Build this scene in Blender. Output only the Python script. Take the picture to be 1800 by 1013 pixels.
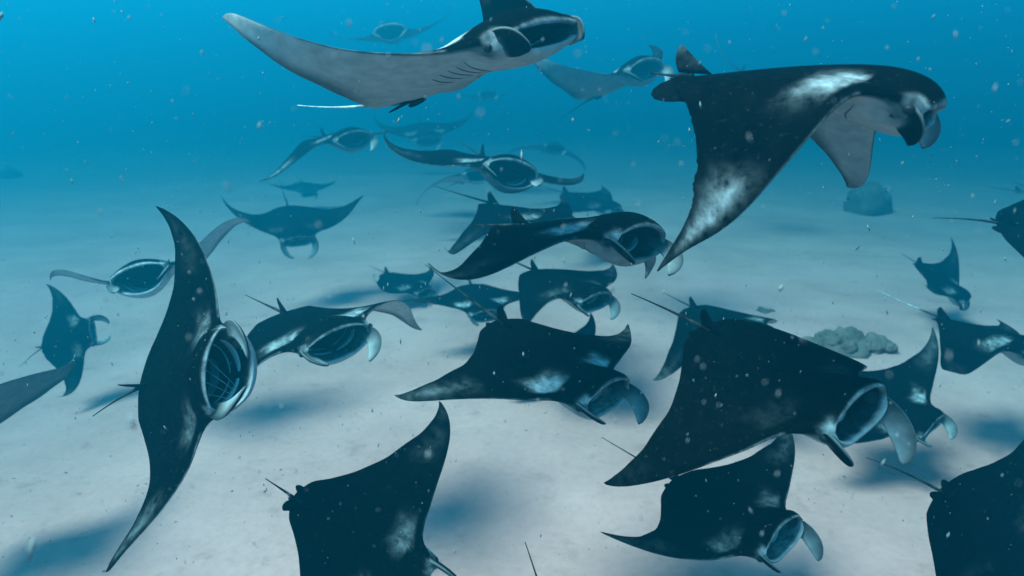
import bpy, math, random
import numpy as np

# ------------------------------------------------------------------ camera, sky, sun, exposure
scene=bpy.context.scene
for o in list(bpy.data.objects): bpy.data.objects.remove(o)
CAM_Z=3.4; FPIX=900/math.tan(math.radians(37.5)); PITCH=math.atan((506.5-150)/FPIX)
cam_data=bpy.data.cameras.new('camera'); cam=bpy.data.objects.new('camera',cam_data); scene.collection.objects.link(cam)
cam_data.sensor_width=36; cam_data.lens=18/math.tan(math.radians(37.5)); cam_data.clip_start=.05; cam_data.clip_end=600
cam.location=(0,0,CAM_Z); cam.rotation_euler=(math.pi/2-PITCH,0,0)
cam_data.dof.use_dof=True; cam_data.dof.focus_distance=3.4; cam_data.dof.aperture_fstop=1.6
scene.camera=cam
SUN_EL=math.radians(62); SUN_AZ=math.radians(248)      # azimuth of the sun, clockwise from +y
sdir=(math.sin(SUN_AZ)*math.cos(SUN_EL),math.cos(SUN_AZ)*math.cos(SUN_EL),math.sin(SUN_EL))
world=bpy.data.worlds.new('World'); scene.world=world; world.use_nodes=True
wn=world.node_tree; bg=wn.nodes['Background']
sky=wn.nodes.new('ShaderNodeTexSky'); sky.sky_type='NISHITA'; sky.sun_disc=False
sky.sun_elevation=SUN_EL; sky.sun_rotation=SUN_AZ
wn.links.new(sky.outputs['Color'],bg.inputs['Color']); bg.inputs['Strength'].default_value=.08
sun_data=bpy.data.lights.new('sun','SUN'); sun_data.energy=5; sun_data.angle=math.radians(23); sun_data.color=(1,.91,.85)
sun=bpy.data.objects.new('sun',sun_data); scene.collection.objects.link(sun)
from mathutils import Vector, Matrix
sun.rotation_euler=Vector(sdir).to_track_quat('Z','Y').to_euler()
vs=scene.view_settings; vs.view_transform='Standard'; vs.look='None'; vs.gamma=1; vs.use_curve_mapping=False; vs.exposure=2.04
scene.cycles.use_denoising=True
scene.cycles.max_bounces=8; scene.cycles.diffuse_bounces=3; scene.cycles.glossy_bounces=2; scene.cycles.volume_bounces=0
scene.cycles.sample_clamp_indirect=4

COL=scene.collection
def tag(o,label=None,cat=None,group=None,kind=None):
    if label: o['label']=label
    if cat: o['category']=cat
    if group: o['group']=group
    if kind: o['kind']=kind
    return o
def mesh_obj(name,verts,faces,mat,parent=None,smooth=True,attrs=None):
    me=bpy.data.meshes.new(name); me.from_pydata([tuple(v) for v in verts],[],faces)
    if smooth: me.polygons.foreach_set('use_smooth',[True]*len(me.polygons))
    for k,a in (attrs or {}).items():
        at=me.attributes.new(k,'FLOAT','POINT'); at.data.foreach_set('value',np.asarray(a,np.float32))
    me.update()
    o=bpy.data.objects.new(name,me); COL.objects.link(o)
    if mat: me.materials.append(mat)
    if parent: o.parent=parent
    return o

# ---- manta shape: rest planform, thickness and wing flexing (half wingspan = 1, +x head, +y left, +z back)
LE_S=[0,.10,.17,.205,.235,.27,.34,.45,.57,.70,.82,.91,.97,1.0]
LE_X=[.405,.407,.403,.388,.311,.240,.188,.134,.066,-.018,-.120,-.225,-.320,-.385]
TE_S=[0,.05,.11,.18,.28,.42,.57,.72,.85,.94,1.0]
TE_X=[-.50,-.495,-.48,-.455,-.38,-.288,-.238,-.236,-.275,-.335,-.395]
def pchip(xs,ys,x):
    xs=np.asarray(xs,float); ys=np.asarray(ys,float); x=np.clip(np.asarray(x,float),xs[0],xs[-1])
    h=np.diff(xs); d=np.diff(ys)/h; m=np.zeros(len(xs))
    for i in range(1,len(xs)-1):
        if d[i-1]*d[i]>0:
            w1=2*h[i]+h[i-1]; w2=h[i]+2*h[i-1]; m[i]=(w1+w2)/(w1/d[i-1]+w2/d[i])
    m[0]=d[0] if abs(xs[0])>0 else 0; m[-1]=d[-1]
    i=np.clip(np.searchsorted(xs,x)-1,0,len(xs)-2); t=(x-xs[i])/h[i]
    return ((2*t**3-3*t**2+1)*ys[i]+(t**3-2*t**2+t)*h[i]*m[i]+(-2*t**3+3*t**2)*ys[i+1]+(t**3-t**2)*h[i]*m[i+1])
def le_x(s): return pchip(LE_S,LE_X,np.abs(s))
def te_x(s): return pchip(TE_S,TE_X,np.abs(s))
Y0=.19
def wing_curve(p):
    """p=(root,lin,quad,curl) -> tables of arc parameter, y, z, angle"""
    t=np.linspace(0,1,81); r,a,b,k=p
    sm=np.clip(t/.3,0,1); sm=sm*sm*(3-2*sm)
    phi=r*sm+a*t+b*t*t+k*t**6
    c,s=np.cos(phi),np.sin(phi); dt=(1-Y0)/80
    y=Y0+np.concatenate([[0],np.cumsum((c[1:]+c[:-1])/2)*dt]); z=np.concatenate([[0],np.cumsum((s[1:]+s[:-1])/2)*dt])
    return t,y,z,phi
def deform(x,y,z,P):
    """rest coordinates -> flexed body coordinates"""
    x=np.asarray(x,float); y=np.asarray(y,float); z=np.asarray(z,float)
    hb=P['hb']; q=np.clip(x-.02,0,None)
    ang=hb*q/.38
    xn=np.where(q>0,.02+q*np.sinc(ang/np.pi/1.0*.5)*np.cos(ang*.5),x)
    zc=-q*np.sinc(ang/np.pi*.5)*np.sin(ang*.5)
    ay=np.abs(y); w=np.clip((ay-Y0)/(1-Y0),0,1)
    ox,oy,oz=x.copy(),y.copy(),z.copy()
    for side,sg in (('L',1),('R',-1)):
        r,a,b,tw,sw,ku=P[side]
        m=(y*sg)>Y0
        t,cy,cz,ph=wing_curve((r,a,b,ku))
        ww=w[m]
        n=z[m]+tw*ww*(x[m]+.05)
        phi=np.interp(ww,t,ph)
        oy[m]=sg*(np.interp(ww,t,cy)-np.sin(phi)*n)
        oz[m]=np.interp(ww,t,cz)+np.cos(phi)*n
        ox[m]=x[m]+sw*ww*ww
    # head bend fades out along the wing
    f=np.clip(1-w/.45,0,1); f=f*f*(3-2*f)
    ox=ox+(xn-x-(1-np.cos(ang))*0)*f+np.sin(ang)*z*f*(q>0)
    oz=oz+zc*f
    return ox,oy,oz
def mouth_m(s,P):
    k=np.clip(1-(np.asarray(s,float)/.205)**2,0,1)**.5
    return P['mu']*k, P['ml']*k
def thick(s):
    s=np.abs(s)
    hu=.006+.064*np.exp(-(s/.20)**2)+.042*np.clip(1-s,0,1)**2.0
    hl=.005+.070*np.exp(-(s/.22)**2)+.018*np.clip(1-s,0,1)**2.0
    return hu,hl
def sstep(a,b,x):
    t=np.clip((x-a)/(b-a),0,1); return t*t*(3-2*t)
def surf(s,c,top,P):
    """rest point of the upper or lower skin"""
    s=np.asarray(s,float); c=np.asarray(c,float)
    a=le_x(s); b=te_x(s)
    if P.get('rag'):
        g=np.clip(np.abs(s),0,1); k=sstep(.22,.35,g)*(1-sstep(.72,.82,g))*(s*P.get('ragside',-1)>0)
        b=b+P['rag']*k*(.35*np.sin(g*83)*np.sin(g*29+.5)+.3*np.sin(g*171+1)*np.sin(g*47)+.25*np.sin(g*290+2)+.9*np.exp(-((g-.60)/.02)**2)-.5*np.exp(-((g-.66)/.03)**2))
    hu,hl=thick(s); mu,ml=mouth_m(s,P)
    ca=np.sqrt(np.clip(c,0,1)); prof=np.clip(1.45*ca*(1-c)*(1.5-.6*c),0,None)
    x=a+(b-a)*c
    if top: z=hu*prof*1.02+mu*(1-sstep(0,.42,c))
    else:
        z=-(hl*prof)-ml*(1-sstep(0,.50,c))
        x=x-.035*(1-sstep(0,.3,c))*np.clip(1-(s/.205)**2,0,1)*np.clip(ml/.1,0,1.5)
    # eye bulges on the sides of the head
    bulge=np.exp(-((np.abs(s)-.222)/.035)**2-((x-.35)/.05)**2)
    z=z+(.022 if top else -.026)*bulge
    return x,s.copy(),z
def point(name,P):
    """named landmark in flexed body coordinates"""
    k=name
    if k in('tipL','tipR'): v=(-.39,1.,0)
    elif k[:2] in('le','te'):
        s=float(k[3:]); v=(float((le_x if k[0]=='l' else te_x)(s)),s,0)
    elif k=='tail0': v=(-.5,0,0)
    elif k=='tail1':
        L,yw,pt=P['tail']; v=(-.5-L*np.cos(yw)*np.cos(pt),L*np.sin(yw),L*np.sin(pt)); return np.array(v)
    elif k=='dors': v=(-.52,0,.107)
    elif k=='mtop': v=(.405,0,P['mu'])
    elif k=='mbot': v=(.37,0,-P['ml'])
    elif k[:2]=='mc': v=(.39,.203,0)
    elif k[:3]=='eye': v=(.35,.242,-.02)
    elif k[:2]=='cf': v=(.58,.12,-.16)
    elif k=='back': v=(0,0,.12)
    elif k=='belly': v=(.05,0,-.1)
    elif k=='ctr': v=(0,0,0)
    x,y,z=v
    if name[-1]=='R' or (name[:2] in('le','te') and name[2]=='R'): y=-y
    o=deform(np.array([x]),np.array([y]),np.array([z]),P)
    return np.array([o[0][0],o[1][0],o[2][0]])

POSES={
 'A':{"loc": [-0.18, 3.001, 3.499], "R": [[0.6487, 0.6732, -0.355], [-0.6805, 0.7219, 0.1255], [0.3408, 0.1602, 0.9264]], "S": 1.1, "L": [1.41, 0.628, -0.272, 0.96, -0.002, -0.649], "Rw": [0.006, 0.988, 0.859, -0.094, -0.143, 0.411], "hb": 0.319, "tail": [0.741, -0.12, 0.346]},
 'B':{"loc": [1.054, 2.458, 3.392], "R": [[0.8018, 0.5941, 0.0654], [-0.5939, 0.8042, -0.0246], [-0.0672, -0.0191, 0.9976]], "S": 1.0, "L": [-0.55, -0.446, -0.033, -0.218, 0.439, 0.27], "Rw": [-0.839, -1.118, -0.443, 0.703, -0.019, 1.067], "hb": 0.312, "tail": [0.126, 0.04, 0.123]},
 'C':{"loc": [0.379, 3.631, 2.621], "R": [[0.7159, 0.6965, 0.0483], [-0.6929, 0.7003, 0.1718], [0.0859, -0.1565, 0.9839]], "S": 1.05, "L": [-0.178, -0.278, -0.207, -0.401, 0.163, -0.75], "Rw": [-0.229, -0.555, -0.162, -0.23, 0.214, 1.82], "hb": 0.097, "tail": [0.363, -0.02, -0.019]},
 'D':{"loc": [-1.556, 2.955, 2.047], "R": [[0.8276, -0.0105, -0.5613], [-0.459, 0.5629, -0.6873], [0.3232, 0.8265, 0.461]], "S": 0.92, "L": [0.031, 0.216, 0.167, -0.196, 0.157, -0.191], "Rw": [-0.24, 0.773, 0.684, 0.156, 0.027, -1.641], "hb": -0.357, "tail": [0.422, -0.323, 0.09]},
 'E':{"loc": [-1.45, 4.544, 1.714], "R": [[0.6535, 0.7464, -0.1255], [-0.7553, 0.654, -0.0431], [0.0499, 0.1229, 0.9912]], "S": 1.12, "L": [-0.002, -0.311, -0.463, 0.921, 0.051, 0.82], "Rw": [-0.377, -0.573, -0.428, 0.323, -0.009, -1.042], "hb": -0.054, "tail": [0.7, 0.0, 0.0]},
 'F':{"loc": [0.253, 3.641, 1.808], "R": [[0.6908, 0.6623, 0.2901], [-0.6388, 0.747, -0.1843], [-0.3388, -0.058, 0.9391]], "S": 1.02, "L": [-0.055, -0.041, 0.039, 0.31, 0.242, 0.66], "Rw": [0.151, -0.078, -0.321, 0.093, 0.069, -1.334], "hb": -0.415, "tail": [0.7, 0.0, 0.0]},
 'G':{"loc": [1.187, 2.685, 2.156], "R": [[0.6, 0.7991, 0.0371], [-0.7498, 0.5779, -0.3221], [-0.2789, 0.1654, 0.946]], "S": 0.9199999999999999, "L": [-0.274, -0.34, -0.228, 0.227, 0.344, -0.018], "Rw": [-0.225, -0.409, -0.325, -0.18, 0.1, -1.117], "hb": -0.618, "tail": [0.492, -0.016, -0.159]},
 'H':{"loc": [1.416, 3.683, 0.749], "R": [[0.6375, 0.7643, -0.097], [-0.7681, 0.6206, -0.1579], [-0.0604, 0.1752, 0.9827]], "S": 0.95, "L": [0.18, 0.064, -0.112, -0.156, 0.171, -0.548], "Rw": [0.28, 0.281, 0.034, -0.132, 0.075, -0.339], "hb": -0.477, "tail": [0.7, 0.0, 0.0]},
 'I':{"loc": [-0.761, 2.981, 1.09], "R": [[0.8298, 0.5178, -0.2081], [-0.0947, -0.2368, -0.9669], [-0.5499, 0.8221, -0.1474]], "S": 0.9199999999999999, "L": [-0.427, -0.516, -0.299, -0.013, 0.292, -0.514], "Rw": [0.306, 0.147, -0.073, -0.035, 0.329, -0.171], "hb": -0.45, "tail": [0.187, -0.009, 0.0]},
 'J':{"loc": [3.005, 3.596, 0.691], "R": [[0.7471, 0.6605, 0.0755], [-0.0726, 0.194, -0.9783], [-0.6608, 0.7254, 0.1928]], "S": 0.88, "L": [0.031, 0.128, 0.166, 0.62, -0.042, 0.977], "Rw": [0.397, 0.42, 0.091, -0.57, 0.115, -0.908], "hb": 0.0, "tail": [0.561, -0.316, -0.13]},
 'K':{"loc": [3.553, 5.649, 0.532], "R": [[0.6177, 0.7822, -0.0807], [-0.7395, 0.5429, -0.3979], [-0.2674, 0.3055, 0.9139]], "S": 0.95, "L": [0.287, 0.248, 0.086, 0.342, 0.194, 0.353], "Rw": [0.029, 0.081, 0.088, -0.143, 0.066, 0.225], "hb": -0.194, "tail": [0.7, 0.0, 0.0]},
 'L':{"loc": [4.8, 6.246, 0.989], "R": [[0.5704, 0.7951, 0.2063], [-0.8148, 0.5795, 0.0194], [-0.1041, -0.1791, 0.9783]], "S": 1.05, "L": [0.022, 0.031, 0.018, -0.006, 0.103, 0.017], "Rw": [-0.776, -1.919, -1.485, -0.279, 0.059, -0.974], "hb": 0.084, "tail": [0.639, -0.086, 0.118]},
 'M':{"loc": [4.486, 5.264, 2.114], "R": [[0.9011, 0.3756, 0.2167], [-0.2311, 0.8388, -0.493], [-0.3669, 0.3941, 0.8426]], "S": 1.15, "L": [0.692, 1.087, 0.662, -0.4, 0.162, 0.243], "Rw": [0.075, 0.115, 0.079, 0.038, 0.079, 0.119], "hb": -0.106, "tail": [0.422, -0.252, -0.243]},
 'N':{"loc": [7.066, 10.473, 0.299], "R": [[0.6429, 0.6728, 0.3661], [-0.5657, 0.7393, -0.3653], [-0.5164, 0.0277, 0.8559]], "S": 1.05, "L": [0.267, 0.361, 0.19, -0.124, -0.015, 0.11], "Rw": [0.233, -0.202, -0.304, -0.209, 0.19, 0.66], "hb": 0.137, "tail": [0.258, -0.017, -0.062]},
 'P':{"loc": [2.182, 6.353, 1.089], "R": [[0.5167, 0.8561, -0.0073], [-0.854, 0.5148, -0.0751], [-0.0605, 0.045, 0.9972]], "S": 1.05, "L": [-0.234, -0.2, -0.02, 0.444, 0.141, 0.615], "Rw": [-0.508, -0.668, -0.358, 0.04, 0.081, -0.226], "hb": 0.0, "tail": [0.394, -0.012, 0.085]},
 'Q':{"loc": [0.586, 6.867, 1.333], "R": [[0.6433, 0.7607, 0.0868], [-0.7586, 0.6486, -0.0623], [-0.1037, -0.0258, 0.9943]], "S": 1.15, "L": [-0.097, -0.034, 0.018, -0.205, 0.066, -0.188], "Rw": [-0.585, -1.358, -0.989, 0.983, 0.016, -0.002], "hb": 0.06, "tail": [0.688, 0.042, 0.0]},
 'R':{"loc": [-0.444, 8.659, 0.59], "R": [[0.3045, 0.9518, 0.0362], [-0.9371, 0.3061, -0.1676], [-0.1706, 0.0172, 0.9852]], "S": 1.05, "L": [-0.063, -0.157, -0.168, 0.199, -0.034, -0.672], "Rw": [0.151, -0.051, -0.177, 0.263, 0.014, -0.315], "hb": 0.058, "tail": [0.7, 0.0, 0.0]},
 'S':{"loc": [-1.833, 11.176, 0.075], "R": [[0.8329, 0.4926, 0.2523], [-0.4963, 0.8665, -0.0534], [-0.2449, -0.0807, 0.9662]], "S": 1.05, "L": [0.012, 0.084, 0.093, 0.144, 0.105, 0.316], "Rw": [-0.046, 0.25, 0.398, -0.572, 0.188, 1.515], "hb": -0.048, "tail": [0.331, -0.028, 0.005]},
 'T':{"loc": [0.213, 7.487, 1.964], "R": [[0.7752, 0.597, 0.2065], [-0.6158, 0.7871, 0.0364], [-0.1408, -0.1554, 0.9778]], "S": 1.3, "L": [0.067, 0.104, 0.066, -0.027, 0.011, 0.079], "Rw": [-0.226, -0.521, -0.485, 0.338, 0.002, -1.42], "hb": -0.035, "tail": [0.7, 0.0, 0.0]},
 'U':{"loc": [1.789, 14.802, 0.892], "R": [[0.8453, 0.5103, 0.1581], [-0.4929, 0.8591, -0.1377], [-0.2061, 0.0385, 0.9778]], "S": 1.5, "L": [0.006, 0.008, 0.005, -0.001, 0.079, 0.004], "Rw": [-0.006, -0.02, -0.02, 0.015, 0.086, -0.055], "hb": 0.114, "tail": [0.7, 0.0, 0.0]},
 'V':{"loc": [-0.178, 7.916, 2.474], "R": [[0.3174, 0.9097, 0.2676], [-0.9438, 0.3305, -0.0041], [-0.0922, -0.2513, 0.9635]], "S": 1.45, "L": [-0.061, 0.062, 0.122, -0.099, -0.018, 0.296], "Rw": [-0.29, -0.029, 0.261, -0.391, 0.005, 0.847], "hb": -0.29, "tail": [0.7, 0.0, 0.0]},
 'W':{"loc": [-2.926, 11.607, 2.534], "R": [[0.6175, 0.782, -0.0853], [-0.786, 0.6176, -0.0282], [0.0306, 0.0844, 0.996]], "S": 1.5, "L": [-0.029, -0.048, -0.032, 0.013, 0.001, -0.043], "Rw": [-0.416, -0.425, -0.12, -0.118, 0.026, 0.518], "hb": -0.032, "tail": [0.7, 0.0, 0.0]},
 'X':{"loc": [-2.733, 21.357, 2.01], "R": [[0.2556, 0.9667, -0.0119], [-0.9308, 0.2427, -0.2734], [-0.2614, 0.081, 0.9618]], "S": 1.8000000000000003, "L": [0.064, 0.131, 0.117, -0.09, -0.004, 0.372], "Rw": [0.076, 0.252, 0.279, -0.268, 0.014, 0.976], "hb": 0.129, "tail": [0.7, 0.0, 0.0]},
 'Y':{"loc": [1.397, 24.208, 1.21], "R": [[0.1811, 0.9737, 0.1383], [-0.964, 0.148, 0.2208], [0.1945, -0.1733, 0.9655]], "S": 1.7, "L": [-0.135, -0.265, -0.2, 0.112, -0.007, -0.315], "Rw": [-0.042, -0.236, -0.257, 0.217, 0.006, -0.622], "hb": 0.039, "tail": [0.7, 0.0, 0.0]},
 'Z':{"loc": [-3.05, 18.175, 4.614], "R": [[0.083, 0.9866, -0.1407], [-0.993, 0.0938, 0.0715], [0.0838, 0.1338, 0.9875]], "S": 1.8000000000000003, "L": [0.128, 0.282, 0.234, -0.165, -0.001, 0.475], "Rw": [0.033, 0.196, 0.196, -0.178, 0.003, 0.271], "hb": -0.044, "tail": [0.7, 0.0, 0.0]},
 'AA':{"loc": [-1.021, 27.844, 2.966], "R": [[0.1339, 0.9898, -0.0486], [-0.9774, 0.14, 0.1586], [0.1638, 0.0263, 0.9861]], "S": 1.8000000000000003, "L": [0.191, 0.347, 0.248, -0.133, -0.001, 0.328], "Rw": [0.137, 0.271, 0.222, -0.153, -0.001, 0.539], "hb": 0.019, "tail": [0.7, 0.0, 0.0]},
 'AB':{"loc": [1.594, 10.236, 3.473], "R": [[0.4525, 0.8335, -0.3169], [-0.8156, 0.5305, 0.2308], [0.3605, 0.1541, 0.92]], "S": 1.5, "L": [0.265, 0.395, 0.238, -0.039, 0.012, 0.185], "Rw": [0.265, 0.661, 0.557, 0.483, 0.06, 1.412], "hb": 0.245, "tail": [0.7, 0.0, 0.0]},
 'AC':{"loc": [-7.183, 23.235, -0.039], "R": [[0.4857, 0.8623, 0.1432], [-0.836, 0.506, -0.212], [-0.2553, -0.0167, 0.9667]], "S": 1.2, "L": [0.028, 0.047, 0.032, -0.015, -0.002, 0.046], "Rw": [0.046, 0.079, 0.054, -0.027, -0.0, 0.083], "hb": 0.021, "tail": [0.7, 0.0, 0.0]},
 'AD':{"loc": [-3.839, 11.539, 1.054], "R": [[0.3996, 0.9051, 0.1454], [-0.8246, 0.4242, -0.3742], [-0.4004, 0.0297, 0.9159]], "S": 1.25, "L": [-0.061, 0.077, 0.074, -0.585, 0.01, -0.573], "Rw": [0.276, 0.295, 0.136, -0.069, 0.036, 0.302], "hb": 0.02, "tail": [0.7, 0.0, 0.0]},
 'AE':{"loc": [-3.755, 6.751, 1.501], "R": [[0.1895, 0.9332, -0.3053], [-0.9593, 0.2422, 0.1448], [0.2091, 0.2655, 0.9412]], "S": 1.25, "L": [0.494, 0.362, -0.108, 0.416, 0.009, -1.871], "Rw": [0.378, 0.516, 0.166, 0.619, -0.07, -0.533], "hb": -0.067, "tail": [0.7, 0.0, 0.0]},
 'AF':{"loc": [-5.699, 8.043, 0.277], "R": [[0.9471, -0.284, -0.1497], [0.0137, 0.5014, -0.8651], [0.3208, 0.8173, 0.4787]], "S": 0.8199999999999998, "L": [0.012, -0.041, -0.083, -0.231, 0.08, -0.529], "Rw": [-0.154, -0.119, 0.078, -0.385, 0.095, 1.273], "hb": 0.047, "tail": [0.474, -0.357, -0.071]},
 'AG':{"loc": [-4.268, 4.368, 0.996], "R": [[0.5161, 0.5788, -0.6313], [-0.4374, 0.8119, 0.3867], [0.7364, 0.0766, 0.6722]], "S": 1.15, "L": [0.062, 0.3, 0.317, 0.537, 0.038, 0.921], "Rw": [-0.0, -0.0, -0.0, 0.0, 0.0, 0.0], "hb": -0.002, "tail": [0.7, 0.0, 0.0]},
 'AH':{"loc": [-1.102, 17.126, 1.136], "R": [[0.4119, 0.9097, -0.0529], [-0.87, 0.4099, 0.274], [0.271, -0.0669, 0.9603]], "S": 1.6, "L": [0.002, 0.003, 0.002, -0.001, -0.001, 0.003], "Rw": [-0.212, -0.401, -0.293, 0.205, 0.002, -0.37], "hb": 0.088, "tail": [0.7, 0.0, 0.0]},
 'AI':{"loc": [15.349, 19.131, 0.342], "R": [[0.6357, 0.7416, 0.2143], [-0.7682, 0.635, 0.0814], [-0.0757, -0.2163, 0.9734]], "S": 1.5, "L": [-0.0, 0.0, 0.0, 0.0, 0.0, 0.0], "Rw": [0.048, 0.077, 0.05, -0.022, -0.009, 0.066], "hb": 0.024, "tail": [0.7, 0.0, 0.0]},
 'AJ':{"loc": [0.616, 7.487, 0.157], "R": [[0.7372, 0.6753, -0.0236], [-0.588, 0.6238, -0.5149], [-0.333, 0.3935, 0.8569]], "S": 0.9, "L": [0.015, -0.023, -0.026, 0.149, 0.079, 0.105], "Rw": [0.093, 0.219, 0.192, -0.133, 0.049, 0.439], "hb": 0.064, "tail": [0.7, 0.0, 0.0]},
 'AK':{"loc": [0.282, 2.357, 0.675], "R": [[0.2618, 0.9651, 0.0116], [-0.6516, 0.1856, -0.7355], [-0.7119, 0.185, 0.6774]], "S": 0.8, "L": [0.0, 0.0, 0.0, 0.0, 0.0, 0.0], "Rw": [0.0, 0.0, 0.0, 0.0, 0.0, 0.0], "hb": 0.001, "tail": [0.434, -0.062, -0.013]},
 'AM':{"loc": [-4.492, 34.956, -0.047], "R": [[0.2807, 0.9465, -0.1591], [-0.9266, 0.3105, 0.212], [0.2501, 0.0879, 0.9642]], "S": 1.6, "L": [0.021, -0.018, -0.04, 0.045, -0.002, -0.102], "Rw": [-0.024, -0.094, -0.09, 0.069, -0.0, -0.161], "hb": 0.043, "tail": [0.7, 0.0, 0.0]},
 'AL':{"loc": [6.275, 18.173, 3.533], "R": [[0.1237, 0.8883, 0.4423], [-0.9436, 0.2433, -0.2245], [-0.307, -0.3896, 0.8683]], "S": 1.6, "L": [0.0, -0.0, -0.0, 0.0, 0.0, 0.0], "Rw": [0.138, 0.299, 0.239, -0.158, 0.006, 0.372], "hb": 0.037, "tail": [0.7, 0.0, 0.0]},
}
# ------------------------------------------------------------------ materials
def new_mat(name):
    m=bpy.data.materials.new(name); m.use_nodes=True
    return m,m.node_tree.nodes,m.node_tree.links,m.node_tree.nodes['Principled BSDF']
def skin_material():
    m,n,l,b=new_mat('manta_skin')
    at=n.new('ShaderNodeAttribute'); at.attribute_name='tone'
    tc=n.new('ShaderNodeTexCoord')
    no=n.new('ShaderNodeTexNoise'); no.inputs['Scale'].default_value=17; no.inputs['Detail'].default_value=6; no.inputs['Roughness'].default_value=.62
    l.new(tc.outputs['Object'],no.inputs['Vector'])
    # blotchy breakup of the pale markings
    mr=n.new('ShaderNodeMapRange'); mr.inputs['From Min'].default_value=.3; mr.inputs['From Max'].default_value=.7; mr.inputs['To Min'].default_value=.85; mr.inputs['To Max'].default_value=1.07
    l.new(no.outputs['Fac'],mr.inputs['Value'])
    def M(op,a,b=None):
        q=n.new('ShaderNodeMath'); q.operation=op
        for i,v in enumerate((a,b)):
            if v is None: continue
            if isinstance(v,(int,float)): q.inputs[i].default_value=v
            else: l.new(v,q.inputs[i])
        return q.outputs[0]
    T=at.outputs['Fac']; hump=M('MULTIPLY',M('MAXIMUM',M('MULTIPLY',T,M('SUBTRACT',1.,T)),0.),1.9)
    sf=n.new('ShaderNodeAttribute'); sf.attribute_name='soft'
    edge=M('MULTIPLY',M('MULTIPLY',M('MULTIPLY',M('SUBTRACT',no.outputs['Fac'],.5),3.0),hump),M('SUBTRACT',1.,M('MULTIPLY',sf.outputs['Fac'],.85)))
    tb=M('MAXIMUM',M('ADD',T,edge),0.)
    mu=n.new('ShaderNodeMath'); mu.operation='MULTIPLY'; l.new(tb,mu.inputs[0]); l.new(mr.outputs['Result'],mu.inputs[1])
    # fine scratches and pores on the dark back
    n2=n.new('ShaderNodeTexNoise'); n2.inputs['Scale'].default_value=60; n2.inputs['Detail'].default_value=3
    l.new(tc.outputs['Object'],n2.inputs['Vector'])
    m2=n.new('ShaderNodeMapRange'); m2.inputs['From Min'].default_value=.62; m2.inputs['From Max'].default_value=.85; m2.inputs['To Min'].default_value=0; m2.inputs['To Max'].default_value=.03
    l.new(n2.outputs['Fac'],m2.inputs['Value'])
    ad=n.new('ShaderNodeMath'); ad.operation='ADD'; ad.use_clamp=True; l.new(mu.outputs[0],ad.inputs[0]); l.new(m2.outputs['Result'],ad.inputs[1])
    cr=n.new('ShaderNodeValToRGB'); e=cr.color_ramp.elements
    e[0].position=0; e[0].color=(.0006,.0008,.001,1); e[1].position=1; e[1].color=(.59,.665,.69,1)
    l.new(ad.outputs[0],cr.inputs['Fac']); l.new(cr.outputs['Color'],b.inputs['Base Color'])
    b.inputs['Roughness'].default_value=.55; b.inputs['Specular IOR Level'].default_value=.25; b.inputs['IOR'].default_value=1.04
    bp=n.new('ShaderNodeBump'); bp.inputs['Strength'].default_value=.12; bp.inputs['Distance'].default_value=.01
    l.new(n2.outputs['Fac'],bp.inputs['Height']); l.new(bp.outputs['Normal'],b.inputs['Normal'])
    return m
def plain_material(name,col,rough=.5,spec=.2,var=.15,scale=30):
    m,n,l,b=new_mat(name)
    tc=n.new('ShaderNodeTexCoord'); no=n.new('ShaderNodeTexNoise'); no.inputs['Scale'].default_value=scale; no.inputs['Detail'].default_value=4
    l.new(tc.outputs['Object'],no.inputs['Vector'])
    mx=n.new('ShaderNodeMix'); mx.data_type='RGBA'
    mx.inputs['A'].default_value=(*[c*(1-var) for c in col],1); mx.inputs['B'].default_value=(*[min(1,c*(1+var)) for c in col],1)
    l.new(no.outputs['Fac'],mx.inputs['Factor']); l.new(mx.outputs['Result'],b.inputs['Base Color'])
    b.inputs['Roughness'].default_value=rough; b.inputs['Specular IOR Level'].default_value=spec
    return m
MAT_SKIN=skin_material()
MAT_EYE=plain_material('eye_black',(.006,.007,.008),.45,.12)
MAT_GILL=plain_material('gill_plate',(.55,.58,.6),.6,.1,.45,14)
MAT_SLIT=plain_material('gill_slit',(.06,.07,.075),.8,.05)

# ------------------------------------------------------------------ seabed
def vnoise(x,y,seed):
    xi=np.floor(x).astype(int); yi=np.floor(y).astype(int); fx=x-xi; fy=y-yi
    def h(a,b):
        v=np.sin(a*127.1+b*311.7+seed*74.7)*43758.5453; return v-np.floor(v)
    u=fx*fx*(3-2*fx); w=fy*fy*(3-2*fy)
    return (h(xi,yi)*(1-u)+h(xi+1,yi)*u)*(1-w)+(h(xi,yi+1)*(1-u)+h(xi+1,yi+1)*u)*w
def ground_z(x,y):
    x=np.asarray(x,float); y=np.asarray(y,float)
    z=-.035*np.clip(y-6,0,24)
    z=z+.34*(vnoise(x*.16,y*.16,1)-.5)+.12*(vnoise(x*.5,y*.5,2)-.5)
    z=z+.035*(vnoise(x*1.7,y*1.7,3)-.5)+.012*np.sin(y*9+2.2*np.sin(x*.8)+1.5*vnoise(x*.9,y*.9,5)*4)*vnoise(x*.4,y*.4,6)
    z=z-.45*np.exp(-((x+7.0)/3.2)**2-((y-9)/3.5)**2)-.15
    return z
def axis(lo,hi,core_lo,core_hi,step,grow=1.12):
    v=list(np.arange(core_lo,core_hi+1e-6,step)); d=step
    while v[-1]<hi: d*=grow; v.append(v[-1]+d)
    d=step
    while v[0]>lo: d*=grow; v.insert(0,v[0]-d)
    v[0]=lo; v[-1]=hi
    return np.array(v)
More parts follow.
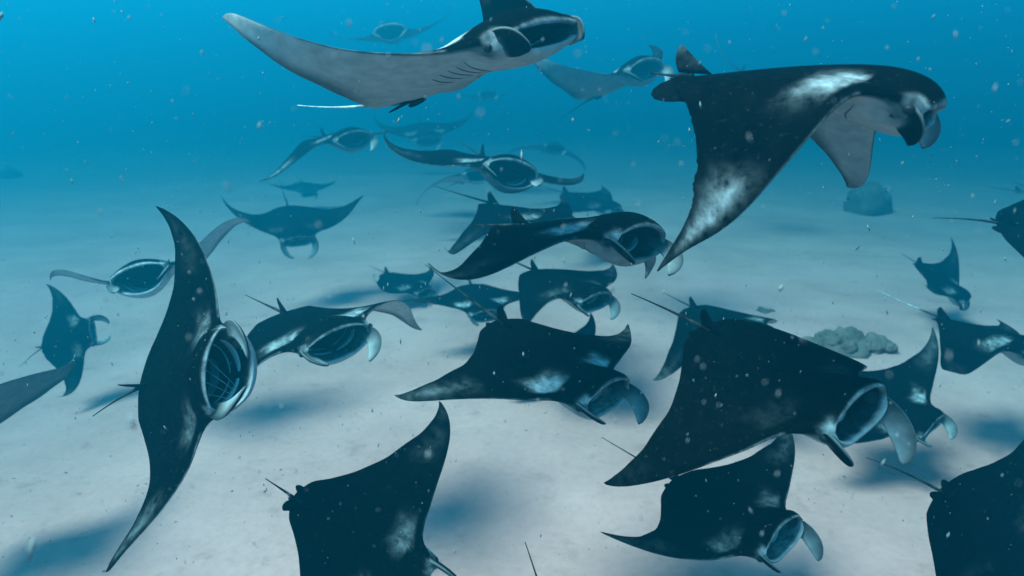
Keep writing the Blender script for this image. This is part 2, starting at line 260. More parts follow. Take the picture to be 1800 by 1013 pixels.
def build_seabed():
    xs=axis(-120,120,-11,11,.07); ys=axis(-40,160,1.5,17,.07)
    X,Y=np.meshgrid(xs,ys); Z=ground_z(X,Y); nx,ny=len(xs),len(ys)
    V=np.stack([X,Y,Z],-1).reshape(-1,3)
    i=np.arange(nx-1)[None,:]+nx*np.arange(ny-1)[:,None]; Fq=np.stack([i,i+1,i+1+nx,i+nx],-1).reshape(-1,4)
    me=bpy.data.meshes.new('seabed'); me.vertices.add(len(V)); me.vertices.foreach_set('co',V.ravel())
    me.loops.add(Fq.size); me.loops.foreach_set('vertex_index',Fq.ravel().astype(np.int32))
    me.polygons.add(len(Fq)); me.polygons.foreach_set('loop_start',np.arange(0,Fq.size,4,dtype=np.int32))
    me.polygons.foreach_set('use_smooth',[True]*len(Fq)); me.update(); me.validate()
    o=bpy.data.objects.new('seabed',me); COL.objects.link(o); tag(o,'pale rippled sand of the sea floor','sand',kind='structure')
    del o['category']
    m,n,l,b=new_mat('sand'); tc=n.new('ShaderNodeTexCoord')
    def noise(sc,det,ro=.55):
        q=n.new('ShaderNodeTexNoise'); q.inputs['Scale'].default_value=sc; q.inputs['Detail'].default_value=det; q.inputs['Roughness'].default_value=ro; l.new(tc.outputs['Object'],q.inputs['Vector']); return q
    big=noise(.55,5,.6); fine=noise(14,6,.7); rub=noise(3.2,5,.65)
    cr=n.new('ShaderNodeValToRGB'); e=cr.color_ramp.elements; e[0].position=.32; e[0].color=(.46,.214,.197,1); e[1].position=.66; e[1].color=(.60,.285,.262,1)
    l.new(big.outputs['Fac'],cr.inputs['Fac'])
    mx=n.new('ShaderNodeMix'); mx.data_type='RGBA'; mx.blend_type='MULTIPLY'; mx.inputs['Factor'].default_value=.55
    c2=n.new('ShaderNodeValToRGB'); e=c2.color_ramp.elements; e[0].position=.3; e[0].color=(.75,.74,.72,1); e[1].position=.6; e[1].color=(1,1,1,1)
    l.new(fine.outputs['Fac'],c2.inputs['Fac']); l.new(cr.outputs['Color'],mx.inputs['A']); l.new(c2.outputs['Color'],mx.inputs['B'])
    # scattered rubble and algae flecks
    m3=n.new('ShaderNodeMix'); m3.data_type='RGBA'; m3.blend_type='MULTIPLY'
    c3=n.new('ShaderNodeValToRGB'); e=c3.color_ramp.elements; e[0].position=.30; e[0].color=(.45,.46,.42,1); e[1].position=.42; e[1].color=(1,1,1,1)
    l.new(rub.outputs['Fac'],c3.inputs['Fac']); m3.inputs['Factor'].default_value=.35
    l.new(mx.outputs['Result'],m3.inputs['A']); l.new(c3.outputs['Color'],m3.inputs['B']); l.new(m3.outputs['Result'],b.inputs['Base Color'])
    b.inputs['Roughness'].default_value=.95; b.inputs['Specular IOR Level'].default_value=.05
    bp=n.new('ShaderNodeBump'); bp.inputs['Strength'].default_value=.25; bp.inputs['Distance'].default_value=.03
    l.new(fine.outputs['Fac'],bp.inputs['Height']); l.new(bp.outputs['Normal'],b.inputs['Normal'])
    me.materials.append(m); return o
build_seabed()

# ------------------------------------------------------------------ the water itself
def build_haze():
    x0,x1,y0,y1,z0,z1=-125,125,-45,165,-5,HAZE_TOP
    v=[(x,y,z) for z in(z0,z1) for y in(y0,y1) for x in(x0,x1)]
    f=[(0,2,3,1),(4,5,7,6),(0,1,5,4),(2,6,7,3),(0,4,6,2),(1,3,7,5)]
    m=bpy.data.materials.new('sea_water'); m.use_nodes=True; n=m.node_tree.nodes; l=m.node_tree.links; n.clear()
    out=n.new('ShaderNodeOutputMaterial'); pv=n.new('ShaderNodeVolumePrincipled')
    pv.inputs['Color'].default_value=(*WATER_COL,1); pv.inputs['Density'].default_value=WATER_DENS; pv.inputs['Anisotropy'].default_value=WATER_G
    pv.inputs['Absorption Color'].default_value=(*WATER_ABS,1)
    l.new(pv.outputs['Volume'],out.inputs['Volume'])
    o=mesh_obj('haze',v,f,m,smooth=False); tag(o,'clear blue sea water fading the far rays',kind='stuff'); return o
WATER_COL=(.003,.264,.45); WATER_DENS=.118; WATER_G=.5; WATER_ABS=(.004,.34,.63); HAZE_TOP=11
build_haze()

# ------------------------------------------------------------------ manta rays
def rot2(a): return math.cos(a),math.sin(a)
def axis_rot(v,k,a):
    return v*math.cos(a)+np.cross(k,v)*math.sin(a)+k*(k@v)*(1-math.cos(a))
class Skin:
    """collects the continuous body surface with its colour tone"""
    def __init__(s): s.v=[]; s.f=[]; s.t=[]; s.s=[]; s.n=0
    def add(s,pts,tone,soft=0.):
        a=s.n; pts=np.asarray(pts,float).reshape(-1,3); s.v.append(pts); s.t.append(np.broadcast_to(np.asarray(tone,float).ravel(),(len(pts),)).copy()); s.s.append(np.full(len(pts),soft)); s.n+=len(pts); return a
def blob(x,y,k): return np.sin(x*7.3+k)*np.sin(y*9.1+1.7*k)+.5*np.sin(x*17.1+2.3*k)*np.sin(y*15.7+.9*k)
def tone_top(s,c,x,lk):
    a=np.abs(s); sd=np.where(s>0,1.,-1.); k=lk['seed']
    t=np.full(s.shape,.001)
    nz=.5*blob(x*1.3,s*1.3,k)
    # pale shoulder bars behind the head, crisp in front and fading backwards
    xf=.205-.55*np.clip(a-.24,0,1)-.25*np.clip(.16-a,0,1)+.012*nz
    q=(xf-x)/(.15+.03*nz)
    bar=sstep(0,.12,q)*(1-sstep(.42,1.15,q))*np.exp(-(np.abs(a-.245-.02*nz)/.095)**3)*(1+.25*nz)
    t=t+lk['sh']*np.clip(bar,0,1)
    # pale wash over the outer wing
    wp=np.where(s>0,lk['wl'],lk['wr'])
    t=t+wp*np.exp(-((a-.76)/.15)**4)*np.exp(-((c-.50-.1*nz)/.26)**2)*(1+.3*nz)
    t=t+lk['tip']*sstep(.72,.98,a)
    # cheek patch in front of the eye
    t=t+lk['ck']*np.exp(-((a-.222)/.02)**2-((x-.385)/.025)**2)
    # thin pale lip
    t=t+lk['lip']*(1-sstep(.0,.010,c))*(a<.2)
    # pale rim on the leading edge of the wings
    t=t+.10*(1-sstep(0,.025,c))*(a>.3)
    return np.clip(t,0,1)
def tone_bot(s,c,x,lk):
    a=np.abs(s); nz=.5*blob(x*1.1,s*1.2,lk['seed']+3)
    t=np.full(s.shape,lk['be'])*(1+.06*nz)
    t=t*(1-.72*sstep(.66,.98,c+.12*nz)*sstep(.18,.4,a))*(1-.55*sstep(.80,1.0,a))
    t=t*(1-.85*(1-sstep(0,.03,c))*(a>.24))
    t=t*(1-.92*np.exp(-((a-.232)/.036)**2-((x-.335)/.05)**2))     # dark ring round the eye
    return np.clip(t,0,1)
def build_body(P,lk,res):
    nw,nh,nc,nk=res[:4]
    wing=np.linspace(.205,1,nw+1)[1:]; wing=1-(1-wing)**1.12*(.795/.795**1.12)
    head=np.linspace(-.205,.205,nh)
    S_=np.concatenate([-wing[::-1],head,wing]); ns=len(S_); h0,h1=nw,nw+nh-1
    C_=(1-np.cos(np.pi*np.arange(nc)/(nc-1)))/2
    SS,CC=np.meshgrid(S_,C_,indexing='ij')
    K=Skin()
    xt,yt,zt=surf(SS,CC,True,P); xb,yb,zb=surf(SS,CC,False,P)
    for q in(0,ns-1): zt[q]=zb[q]=0
    inside=(np.arange(ns)>h0)&(np.arange(ns)<h1)
    lead=~inside; zt[lead,0]=0; 
    tt=tone_top(SS,CC,xt,lk); tb=tone_bot(SS,CC,xb,lk)
    pt=np.stack(deform(xt.ravel(),yt.ravel(),zt.ravel(),P),-1); pb=np.stack(deform(xb.ravel(),yb.ravel(),zb.ravel(),P),-1)
    a0=K.add(pt,tt); b0=K.add(pb,tb,1.)
    T=a0+np.arange(ns*nc).reshape(ns,nc); B=b0+np.arange(ns*nc).reshape(ns,nc)
    B[:,-1]=T[:,-1]; B[lead,0]=T[lead,0]; B[0]=T[0]; B[-1]=T[-1]
    F=[]
    def quad(a,b,c,d):
        q=[]; 
        for i in(a,b,c,d):
            i=int(i)
            if i not in q: q.append(i)
        if len(q)>2: F.append(tuple(q))
    for i in range(ns-1):
        for j in range(nc-1):
            quad(T[i,j],T[i,j+1],T[i+1,j+1],T[i+1,j])
            quad(B[i,j],B[i+1,j],B[i+1,j+1],B[i,j+1])
    # mouth cavity
    hi=np.arange(h0,h1+1); hs=S_[hi]; mu,ml=mouth_m(hs,P)
    ct=np.zeros((len(hi),nk),int); cb=np.zeros((len(hi),nk),int)
    for k in range(1,nk+1):
        f=k/nk; ff=f**1.3
        sc=.965-.33*ff; dx=.008+.346*ff
        lx=le_x(hs)
        yy=hs*(.965-.22*ff)
        rt=np.stack(deform(lx-dx,yy,mu*sc,P),-1); rb=np.stack(deform(lx-dx-.035*np.clip(1-(hs/.205)**2,0,1)*np.clip(P['ml']/.1,0,1.5)*(1-ff),yy,-ml*sc,P),-1)
        tn=.07*(1-f)+.004  # lining darkens towards the throat: shade of depth put into the tone
        ct[:,k-1]=K.add(rt,lk['lip']*.5 if k==1 else .004)+np.arange(len(hi))
        cb[:,k-1]=K.add(rb,lk['lip']*.6 if k==1 else tn*lk['mouth'])+np.arange(len(hi))
        for e in(0,-1): cb[e,k-1]=ct[e,k-1]
    pt_,pb_=T[hi,0],B[hi,0]
    for k in range(nk):
        for i in range(len(hi)-1):
            quad(pt_[i],pt_[i+1],ct[i+1,k],ct[i,k]); quad(pb_[i],cb[i,k],cb[i+1,k],pb_[i+1])
        pt_,pb_=ct[:,k],cb[:,k]
    for i in range(len(hi)-1): quad(pt_[i],pt_[i+1],pb_[i+1],pb_[i])
    # swept loops: helper
    def loops(rings,cap0=True,cap1=True):
        m=len(rings[0])
        for r in range(len(rings)-1):
            for i in range(m): quad(rings[r][i],rings[r][(i+1)%m],rings[r+1][(i+1)%m],rings[r+1][i])
        if cap0: F.append(tuple(int(i) for i in rings[0][::-1]))
        if cap1: F.append(tuple(int(i) for i in rings[-1]))
    # cephalic fins: paddles beside the mouth that reach forward, droop and curl inwards
    nt=res[4]; nl=14
    for sd,key in((1,'cl'),(-1,'cr')):
        dn,inn,ln,sp=lk[key]; roll=lk['roll']
        p=np.array([.31,sd*(.195),-.008]); d=np.array([math.cos(lk['fp']),0,-math.sin(lk['fp'])]); n_=np.array([0,sd*math.cos(roll),-math.sin(roll)])
        d=axis_rot(d,np.array([0,0,1.]),sd*sp); n_=axis_rot(n_,np.array([0,0,1.]),sd*sp)
        d/=np.linalg.norm(d); w_=np.cross(d,n_)*sd; w_/=np.linalg.norm(w_)
        rings=[]; step=(ln+.08)/nt
        for r in range(nt+1):
            t=r/nt
            wd=.045*(.80+.30*math.sin(math.pi*min(t*1.1,1)))*(1 if t<.6 else math.sqrt(max(0,1-((t-.6)/.405)**2)))
            th=.016*(1-.72*t)+.002
            if t<.25: th+=.012*(1-t/.25)
            ang=np.linspace(0,2*np.pi,nl,endpoint=False)
            cw=np.cos(ang); sn=np.sin(ang)
            cup=-.25*wd*(cw**2)*(1-.6*(1-t))
            ring=p[None]+np.outer(cw*wd,w_)+np.outer(np.sign(sn)*np.abs(sn)**.8*th+cup*(-1),-n_)*1.0
            # inner face pale, outer face dark, cheek patch at the outer root
            inner=sn>0
            tn=np.where(inner,lk['cin']*(.25+.75*sstep(.15,.6,t))*(.25+.75*np.clip(.5-.6*cw,0,1)),.002+.5*lk['ck']*math.exp(-((t-.33)/.10)**2)*np.clip(.4-cw,0,1))
            tn=np.where(np.abs(cw)>.97,lk['lip']*.8,tn)
            rings.append(K.add(np.stack(deform(ring[:,0],np.clip(ring[:,1],-Y0,Y0) if False else ring[:,1],ring[:,2],dict(P,L=(0,)*6,R=(0,)*6)),-1),tn,1.)+np.arange(nl))
            # advance
            a_d=dn/nt*1.1*(sstep(.12,.40,t)); a_i=inn/nt*1.2*sstep(.25,.85,t)
            d=axis_rot(d,n_*1.0,sd*a_d); d=axis_rot(d,w_,-sd*a_i)
            n_=axis_rot(n_,w_,-sd*a_i); d/=np.linalg.norm(d); n_=n_-d*(n_@d); n_/=np.linalg.norm(n_); w_=np.cross(d,n_)*sd
            p=p+d*step
        loops(rings)
    # dorsal fin
    hh=lk['dor']; rings=[]
    for r in range(7):
        t=r/6; x0=-.360-.135*t**.9; x1=-.500-.018*math.sin(math.pi*t*.9)-.006*t; z=.022+(.092*hh)*t
        if r==6: x1=x0-.012
        xm=(x0+x1)/2; ang=np.linspace(0,2*np.pi,12,endpoint=False)
        rings.append(K.add(np.stack([xm+(x0-x1)/2*np.cos(ang),.0085*(1-.7*t)*np.sin(ang),np.full(12,z)],-1),.002+lk['dtip']*t)+np.arange(12))
    loops(rings)
    # tail whip
    L_,yw,pi_=P['tail']; e=np.array([-L_*math.cos(yw)*math.cos(pi_),L_*math.sin(yw),L_*math.sin(pi_)]); rings=[]
    for r in range(17):
        t=r/16; b0_=np.array([-.44,0,.012]); mid=np.array([-.50-.35*L_,0,0.0]); en=np.array([-.5,0,0])+e
        p=(1-t)**2*b0_+2*t*(1-t)*(.5*mid+.5*(b0_+en)/2)+t*t*en
        rr=.0115*(1-t)**1.6+.0030; ang=np.linspace(0,2*np.pi,8,endpoint=False)
        rings.append(K.add(np.stack([np.full(8,p[0]),p[1]+rr*np.cos(ang),p[2]+rr*.9*np.sin(ang)],-1),.03+lk['twh']*sstep(.25,.5,t))+np.arange(8))
    loops(rings)
    # pelvic fins
    for sd in(1,-1):
        rings=[]; g=lk['pel']
        for r in range(9):
            t=r/8; xx=-.40-.15*g*t; wd=(.018+.030*math.sin(math.pi*min(1,.25+.7*t)))*g*(1 if r<8 else .5); ang=np.linspace(0,2*np.pi,12,endpoint=False)
            q1=.035+.03*g*t+wd*np.cos(ang); q2=.008*(1-.7*t)*np.sin(ang); dr=lk['peld']
            rings.append(K.add(np.stack([np.full(12,xx),sd*(.02+(q1-.02)*math.cos(dr)-q2*math.sin(dr)),-.014-(q1-.02)*math.sin(dr)+q2*math.cos(dr)],-1),.002)+np.arange(12))
        loops(rings)
    return np.concatenate(K.v),F,np.concatenate(K.t),np.concatenate(K.s)
def strip_tube(pts,ra,rb,n=6):
    """flattened tube along points: ra across, rb thick"""
    pts=np.asarray(pts,float); V=[];Fc=[]
    for i,p in enumerate(pts):
        d=pts[min(i+1,len(pts)-1)]-pts[max(i-1,0)]; d/=np.linalg.norm(d)+1e-9
        u=np.cross(d,np.array([.3,.2,1.])); 
        u=np.array([1.,0,0])-d*d[0]; u/=np.linalg.norm(u)+1e-9; w=np.cross(d,u)
        k=math.sin(math.pi*(i+.35)/(len(pts)-.3))**.4
        for a in range(n):
            th=2*math.pi*a/n; V.append(p+u*ra*k*math.cos(th)+w*rb*k*math.sin(th))
    for i in range(len(pts)-1):
        for a in range(n): Fc.append((i*n+a,i*n+(a+1)%n,(i+1)*n+(a+1)%n,(i+1)*n+a))
    Fc.append(tuple(range(n))[::-1]); Fc.append(tuple((len(pts)-1)*n+a for a in range(n)))
    return V,Fc
def eye_mesh():
    V=[];Fc=[]
    nu,nv=12,8
    for j in range(nv+1):
        for i in range(nu):
            a=math.pi*j/nv; b=2*math.pi*i/nu; V.append(((.019*math.cos(a)),.011*math.sin(a)*math.cos(b),.015*math.sin(a)*math.sin(b)))
    for j in range(nv):
        for i in range(nu): Fc.append((j*nu+i,j*nu+(i+1)%nu,(j+1)*nu+(i+1)%nu,(j+1)*nu+i))
    return V,Fc
DEFLOOK=dict(seed=1.,sh=.3,wl=.02,wr=.02,tip=.015,ck=.9,lip=.30,be=.55,mouth=.7,cin=.42,dor=1.,dtip=.0,twh=.0,pel=.8,roll=.95,fp=.32,peld=.1,
    cl=(1.9,.3,.22,.12),cr=(2.0,.5,.12,.1))
def build_manta(key,label,detail=2,arches=False,slits=False,rakers=False,**look):
    q=POSES[key]; lk=dict(DEFLOOK); lk['seed']=1+1.37*(sum(map(ord,key))%17); lk.update(look)
    P=dict(L=q['L'],R=q['Rw'],hb=q['hb'],tail=q['tail'],mu=look.get('mu',.07),ml=look.get('ml',.10),rag=look.get('rag',0))
    root=bpy.data.objects.new('manta_ray',None); COL.objects.link(root); root.empty_display_size=.2
    Rm=q['R']; s=q['S']
    root.matrix_world=Matrix([[Rm[0][0]*s,Rm[0][1]*s,Rm[0][2]*s,q['loc'][0]],[Rm[1][0]*s,Rm[1][1]*s,Rm[1][2]*s,q['loc'][1]],[Rm[2][0]*s,Rm[2][1]*s,Rm[2][2]*s,q['loc'][2]],[0,0,0,1]])
    tag(root,label,'manta ray','manta rays feeding over the sand')
    res={2:(64,41,52,14,22),1:(34,23,28,8,14),0:(22,15,18,5,10)}[detail]
    V,Fc,t,sft=build_body(P,lk,res)
    body=mesh_obj('body',V,Fc,MAT_SKIN,root,attrs=dict(tone=t,soft=sft))
    if detail>0:
        for sd in(1,-1):
            EV,EF=eye_mesh(); e=mesh_obj('eye',EV,EF,MAT_EYE,root)
            o=deform(np.array([.352]),np.array([sd*.236]),np.array([-.014]),P); e.location=(float(o[0][0]),float(o[1][0]),float(o[2][0]))
    if arches:
        mu_,ml_=P['mu'],P['ml']
        for sd in(1,-1):
            for k in range(2):
                f,bw=((.40,.026),(.62,.005))[k]; ff=f**1.3; sc=(.93-.30*ff)*.96; x=.405-(.014+.34*ff)-.03*(1-ff)
                th=np.linspace(-.5*math.pi+.10,-.02*math.pi,12)
                yy=sd*np.cos(th)*.205*(.965-.22*ff)*.97; zz=np.where(np.sin(th)<0,ml_,mu_)*np.sin(th)*sc
                pts=np.stack(deform(x-.04*np.cos(th),yy,zz,P),-1)
                TV,TF=strip_tube(pts,bw,.005); mesh_obj('gill_arch',TV,TF,MAT_GILL,body)
    if rakers:
        for k in range(4):
            h=np.linspace(0,1,8); y=-.135+.022*k+(.03+.05*k)*h; f=.42+.20*h
            kk=np.sqrt(np.clip(1-(y/.205)**2,.05,1)); x=.405-(.014+.34*f**1.3)-.02
            zz=-P['ml']*kk*.82*(1-h)+P['mu']*kk*.70*h
            pts=np.stack(deform(x,y*.93,zz,P),-1); TV,TF=strip_tube(pts,.0018+.0008*(k%2),.002); mesh_obj('gill_raker',TV,TF,MAT_GILL,body)
    if slits:
        pass
        for sd in(1,-1):
            for k in range(5):
                x=.16-.055*k; ss=np.linspace(.06,.205-.004*k,12)*sd; xx=x-.012*np.sin(np.linspace(0,math.pi,12))+.03*np.linspace(0,1,12)
                a,b=le_x(ss),te_x(ss); c=np.clip((xx-a)/(b-a),0,1); X,Yv,Z=surf(ss,c,False,P)
                pts=np.stack(deform(X,Yv,Z-.001,P),-1); TV,TF=strip_tube(pts,.0028,.002); mesh_obj('gill_slit',TV,TF,MAT_SLIT,body)
    return root
UP=(.15,.3,.30,.15)
build_manta('A','large manta with broad pale belly and white-edged open mouth, highest in the picture',2,True,True,ck=1.,wl=.6,twh=.6,mu=.032,ml=.04,sh=0.65,fp=-0.05,roll=0.3,cin=0.2,be=0.5,cr=(0.6, 0.5, 0.1, 0.0),cl=(1.0, 0.8, 0.05, 0.0))
build_manta('B','big black manta at upper right with pale grey outer wing and ragged trailing edge',2,False,True,wl=.1,pel=1.2,mu=.035,ml=.05,dor=1.1,peld=1.0,roll=0.7,cin=0.5,dtip=0.04,rag=0.007,be=0.48,fp=0.5,cr=(1.3, 0.4, 0.05, 0.05),cl=(1.3, 0.4, 0.08, 0.05),sh=0.32,wr=0.36)
build_manta('C','black manta in the middle, wing tip curled upward, white patch beside its eye, facing right',2,True,True,be=0.35,sh=0.32)
build_manta('D','black manta swimming on its side at left with upright wings and huge open mouth',2,True,True,ml=.15,mouth=.8,wr=.08,sh=0.1,rakers=True,fp=0.1,roll=1.15,cl=(2.6, 0.3, 0.24, 0.05),cr=(1.5, 0.3, 0.24, 0.15),tip=0.0)
build_manta('E','black manta with slanted wide-open mouth and pale drooping far wing, right beside the sideways manta',2,True,False,ml=.12,sh=0.3,be=0.7,mouth=2)
build_manta('F','black manta in the centre with large white shoulder blotch and ring of curled head fins',2,True,False,mouth=5,wr=0.06,tip=0.03,sh=0.55)
build_manta('G','largest all-black manta, right of centre, long thin tail and hanging head fin',2,True,False,wl=.03,sh=0.015,wr=0.0,tip=0.01,fp=0.75,cl=(1.5, 0.1, 0.24, 0.1),cr=(1.5, 0.8, 0.11, 0.1),roll=0.6)
build_manta('H','dark grey manta below the largest black one, near wing tip drawn out thin',2,True,False,mouth=4,sh=0.08,wl=0.03,tip=0.02,fp=0.65,cl=(1.5, 0.2, 0.2, 0.1),cr=(1.5, 0.8, 0.09, 0.1),roll=0.65)
build_manta('I','black manta cut off by the bottom edge, one pointed wing raised straight up',2,True,False,wl=0.02,tip=0.02,sh=0.14)
build_manta('J','black manta cut off by the lower right corner, short thin straight tail',2,False,False,wl=.02,wr=.02,sh=0.02)
build_manta('K','grey manta with white shoulder blotch, half hidden behind the largest black manta',2,True,False,mouth=3,wl=0.05,tip=0.03,sh=0.3)
build_manta('L','manta at the right edge with folded near wing, white shoulder and long pale tail',2,False,False,twh=.5,wr=0.12,sh=0.32)
build_manta('M','dark manta rear with tall dorsal fin and straight dark tail at the right edge',2,False,False,dor=1.1,sh=0.1)
build_manta('N','hazy teal manta diving over the sand near the right edge, one wing raised',1,False,False,sh=.2)
build_manta('P','grey-teal manta behind the largest black one, only its back and hanging wing showing',1,False,False,tip=.1,sh=0.2)
build_manta('Q','dusky teal manta with round open mouth, beneath the curled-wing manta in the middle',1,True,False,sh=0.06)
build_manta('R','teal manta facing the viewer with white collar, partly hidden by the white-blotched one',1,True,False,sh=0.4)
build_manta('S','small hazy teal manta left of the white-collared one, its dorsal fin pointing up',1,False,False,sh=.2)
build_manta('T','shadowy blue manta directly behind the curled-wing manta, lower wing showing to the left',1,False,False,sh=.2)
build_manta('U','blurred dark blue manta shape farther behind, above the back of the curled-wing manta',0,sh=.1)
build_manta('V','manta seen head-on above the middle, S-curved thin wing and dark oval mouth',2,True,False,ml=.12,ck=1.,cr=(0.8, 0.6, 0.13, 0.1),cl=(0.8, 0.6, 0.13, 0.1),sh=0.3,be=0.2)
build_manta('W','blue hazy manta with drooping left wing and open mouth, left of the head-on one',1,True,False,wr=.2,be=0.25,sh=0.2)
build_manta('X','faint far manta with both wing tips raised, just below the large pale-bellied one',0,sh=.2,be=0.2)
build_manta('Y','faint far manta with drooping wings, above right of the head-on manta',0,sh=.3,be=0.2)
build_manta('Z','faint far manta behind the back of the pale-bellied one, oval mouth outlined',1,ml=.12,lip=.7,be=0.2)
build_manta('AA','faint far manta with oval mouth under the belly of the pale-bellied one',0,ml=.12,lip=.6,be=0.2)
build_manta('AB','hazy pale-bellied manta between the two large upper mantas',1,True,True,sh=0.5,be=0.25)
build_manta('AC','faintest far manta low over the sand at left, below the drooping-winged blue one',0,sh=.1)
build_manta('AD','blue manta gliding toward the viewer at left, wings spread, head fins closed in a ring',1,True,False,sh=0.05,mouth=5,cl=(2.0, 0.4, 0.3, 0.2),cr=(2.0, 0.4, 0.27, 0.2))
build_manta('AE','manta with big white-rimmed oval mouth behind the sideways manta',2,True,False,ml=.14,cr=(0.8, 0.6, 0.13, 0.1),cl=(0.8, 0.6, 0.13, 0.1),sh=0.15,be=0.6,mouth=6,lip=0.6)
build_manta('AF','hazy teal manta banked low over the sand at far left, casting a shadow',1,True,False,sh=0.15,mouth=5,cl=(1.9, 0.4, 0.28, 0.2),cr=(2.0, 0.4, 0.27, 0.2))
build_manta('AG','manta cut off by the left edge, only one grey pointed wing reaching into view',2,False,True,sh=.3,wl=0.7,tip=0.35,be=0.22)
build_manta('AH','dim blue manta behind the head-on one, only its hanging wing showing',0,sh=.1)
build_manta('AI','dim far manta cut off by the right edge above the straight-tailed one',0,sh=.1)
build_manta('AJ','teal manta hidden behind the white-blotched one, only one pointed wing showing above it',1,sh=.1)
build_manta('AK','manta below the bottom edge with only its thin tail in view',1,sh=.1)
build_manta('AL','faint far manta behind the ragged-winged big one, only a thin wing tip showing',0,sh=.1)
build_manta('AM','barely visible far manta behind the thin curved wing of the head-on one',0,sh=.1)

# ------------------------------------------------------------------ coral heads on the sand
MAT_CORAL=plain_material('coral_rock',(.135,.095,.08),.95,.05,.85,4)
def pix_ground(px,py):
    a=PITCH; dx=(px-900)/FPIX; dy=-(py-506.5)/FPIX
    d=np.array([dx,math.cos(a)+dy*math.sin(a),-math.sin(a)+dy*math.cos(a)])
    t=3.
    for _ in range(60):
        p=np.array([0,0,CAM_Z])+d*t; t+=(p[2]-float(ground_z(p[0],p[1])))/(-d[2])*.7
    return p
def coral(px,py,parts,label,seed):
    p=pix_ground(px,py); rng=np.random.default_rng(seed)
    V=[];Fc=[]; extra=[]
    for (ox,oy,r,h) in parts:
        extra.append((ox,oy,0,r,h))
        for _ in range(7):
            a=rng.random()*6.283; q=r*(.35+.55*rng.random()); rr=r*(.18+.22*rng.random()); extra.append((ox+q*math.cos(a),oy+q*math.sin(a),h*math.sqrt(max(.05,1-(q/r)**2))*.75,rr,rr*(.6+.5*rng.random())))
    for (ox,oy,oz,r,h) in extra:
        nu,nv=22,13; b=len(V); sd=rng.random()*9
        for j in range(nv+1):
            for i in range(nu):
                a=math.pi*.66*j/nv; c=2*math.pi*i/nu
                n=np.array([math.sin(a)*math.cos(c),math.sin(a)*math.sin(c),math.cos(a)])
                k=1+.10*math.sin(4*c+3*a+sd)*math.sin(a)+.06*math.sin(7*a+3*c+sd*2)+.05*rng.normal()
                V.append((ox+n[0]*r*k,oy+n[1]*r*k,oz+n[2]*h*k))
        for j in range(nv):
            for i in range(nu): Fc.append((b+j*nu+i,b+(j+1)*nu+i,b+(j+1)*nu+(i+1)%nu,b+j*nu+(i+1)%nu))
    o=mesh_obj('coral_head',V,Fc,MAT_CORAL); o.location=(p[0],p[1],float(ground_z(p[0],p[1]))-.03)
    tag(o,label,'coral','coral heads on the sand'); return o
coral(1478,612,[(0,0,.42,.16),(.22,.28,.28,.22),(.52,.05,.25,.2),(-.3,.12,.26,.1)],'lumpy grey coral cluster on the sand behind the largest black manta',1)
coral(1343,547,[(0,0,.12,.07),(.12,.03,.08,.05)],'tiny coral lump on the sand left of the lumpy coral cluster',2)
coral(1525,374,[(0,0,.7,1.0),(.3,.3,.5,.7)],'large hazy coral mound in the distance under the ragged-winged manta',3)
coral(18,312,[(0,0,.45,.5)],'faint distant coral mound at the left edge',5)

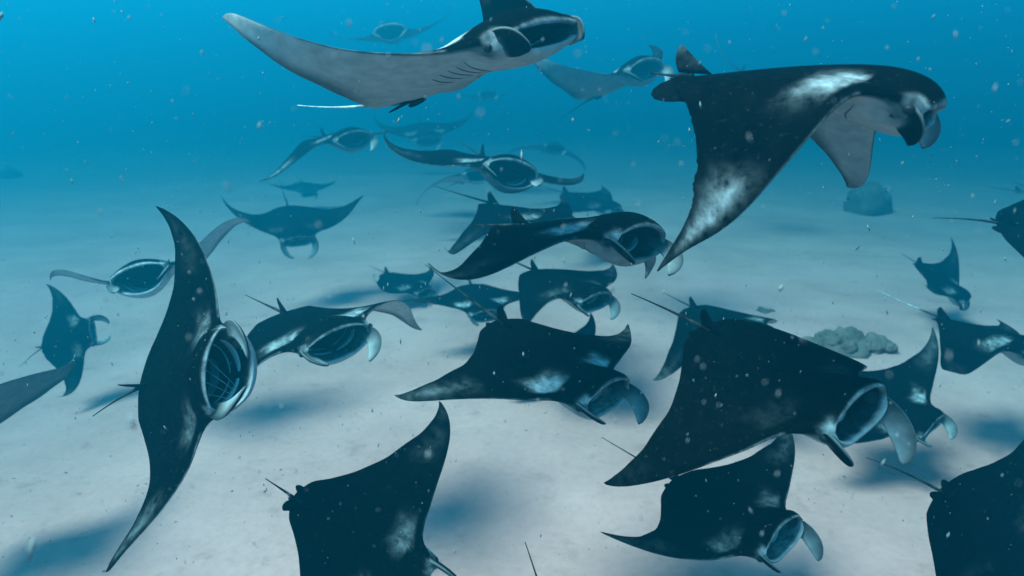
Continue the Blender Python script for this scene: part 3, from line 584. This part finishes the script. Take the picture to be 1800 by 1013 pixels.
# ------------------------------------------------------------------ plankton drifting in the water
def build_plankton():
    rng=np.random.default_rng(5); n=9500
    y=.7+9*rng.random(n)**.8; x=(rng.random(n)*2-1)*(.85*y+.3); z=CAM_Z+y*(-.30+ (rng.random(n)*2-1)*.52)
    ok=z>ground_z(x,y)+.1; x,y,z=x[ok],y[ok],z[ok]; n=len(x)
    r=.00095*np.exp(rng.normal(0,.6,n))*(1+.05*y); el=1.5+3.5*rng.random(n)**2
    base=np.array([(1,0,0),(0,1,0),(-1,0,0),(0,-1,0),(0,0,1),(0,0,-1)],float)
    tri=np.array([(0,1,4),(1,2,4),(2,3,4),(3,0,4),(1,0,5),(2,1,5),(3,2,5),(0,3,5)])
    tx,ty=rng.normal(0,.25,n),rng.normal(0,.25,n)
    loc=base[None]*np.stack([r,r,r*el],-1)[:,None,:]
    loc[:,:,0]+=tx[:,None]*loc[:,:,2]; loc[:,:,1]+=ty[:,None]*loc[:,:,2]
    V=(loc+np.stack([x,y,z],-1)[:,None,:]).reshape(-1,3); Fc=(tri[None]+6*np.arange(n)[:,None,None]).reshape(-1,3)
    o=mesh_obj('plankton',V,Fc.tolist(),plain_material('plankton',(.17,.185,.19),.8,.1)); tag(o,'tiny pale plankton specks drifting in the water',kind='stuff')
build_plankton()

# ------------------------------------------------------------------ loose rubble on the sand
def build_rubble():
    rng=np.random.default_rng(11); n=1300
    y=3.2+11*rng.random(n)**1.2; x=(rng.random(n)*2-1)*(.9*y+.5)
    keep=vnoise(x*.7,y*.7,9)+.25*rng.random(n)>.55; x,y=x[keep],y[keep]; n=len(x)
    z=ground_z(x,y); r=.0055*np.exp(np.clip(rng.normal(0,.45,n),-1,.8))
    base=np.array([(1,0,0),(0,1,0),(-1,0,0),(0,-1,0),(0,0,.7),(0,0,-.5),(.7,.7,.25),(-.7,.6,.3)],float)
    tri=np.array([(0,6,4),(6,1,4),(1,7,4),(7,2,4),(2,3,4),(3,0,4),(6,0,5),(1,6,5),(7,1,5),(2,7,5),(3,2,5),(0,3,5)])
    an=rng.random(n)*6.283; st=1+1.2*rng.random(n)
    P=base[None]*(1+.25*rng.normal(size=(n,8,1)))*r[:,None,None]
    P[:,:,0]*=st[:,None]; X=P[:,:,0]*np.cos(an)[:,None]-P[:,:,1]*np.sin(an)[:,None]; Yq=P[:,:,0]*np.sin(an)[:,None]+P[:,:,1]*np.cos(an)[:,None]
    V=np.stack([X+x[:,None],Yq+y[:,None],P[:,:,2]+z[:,None]+.2*r[:,None]],-1).reshape(-1,3); Fc=(tri[None]+8*np.arange(n)[:,None,None]).reshape(-1,3)
    o=mesh_obj('rubble',V,Fc.tolist(),plain_material('rubble',(.16,.14,.125),.95,.05,.6,3),smooth=False); tag(o,'small loose coral rubble scattered on the sand',kind='stuff')
build_rubble()
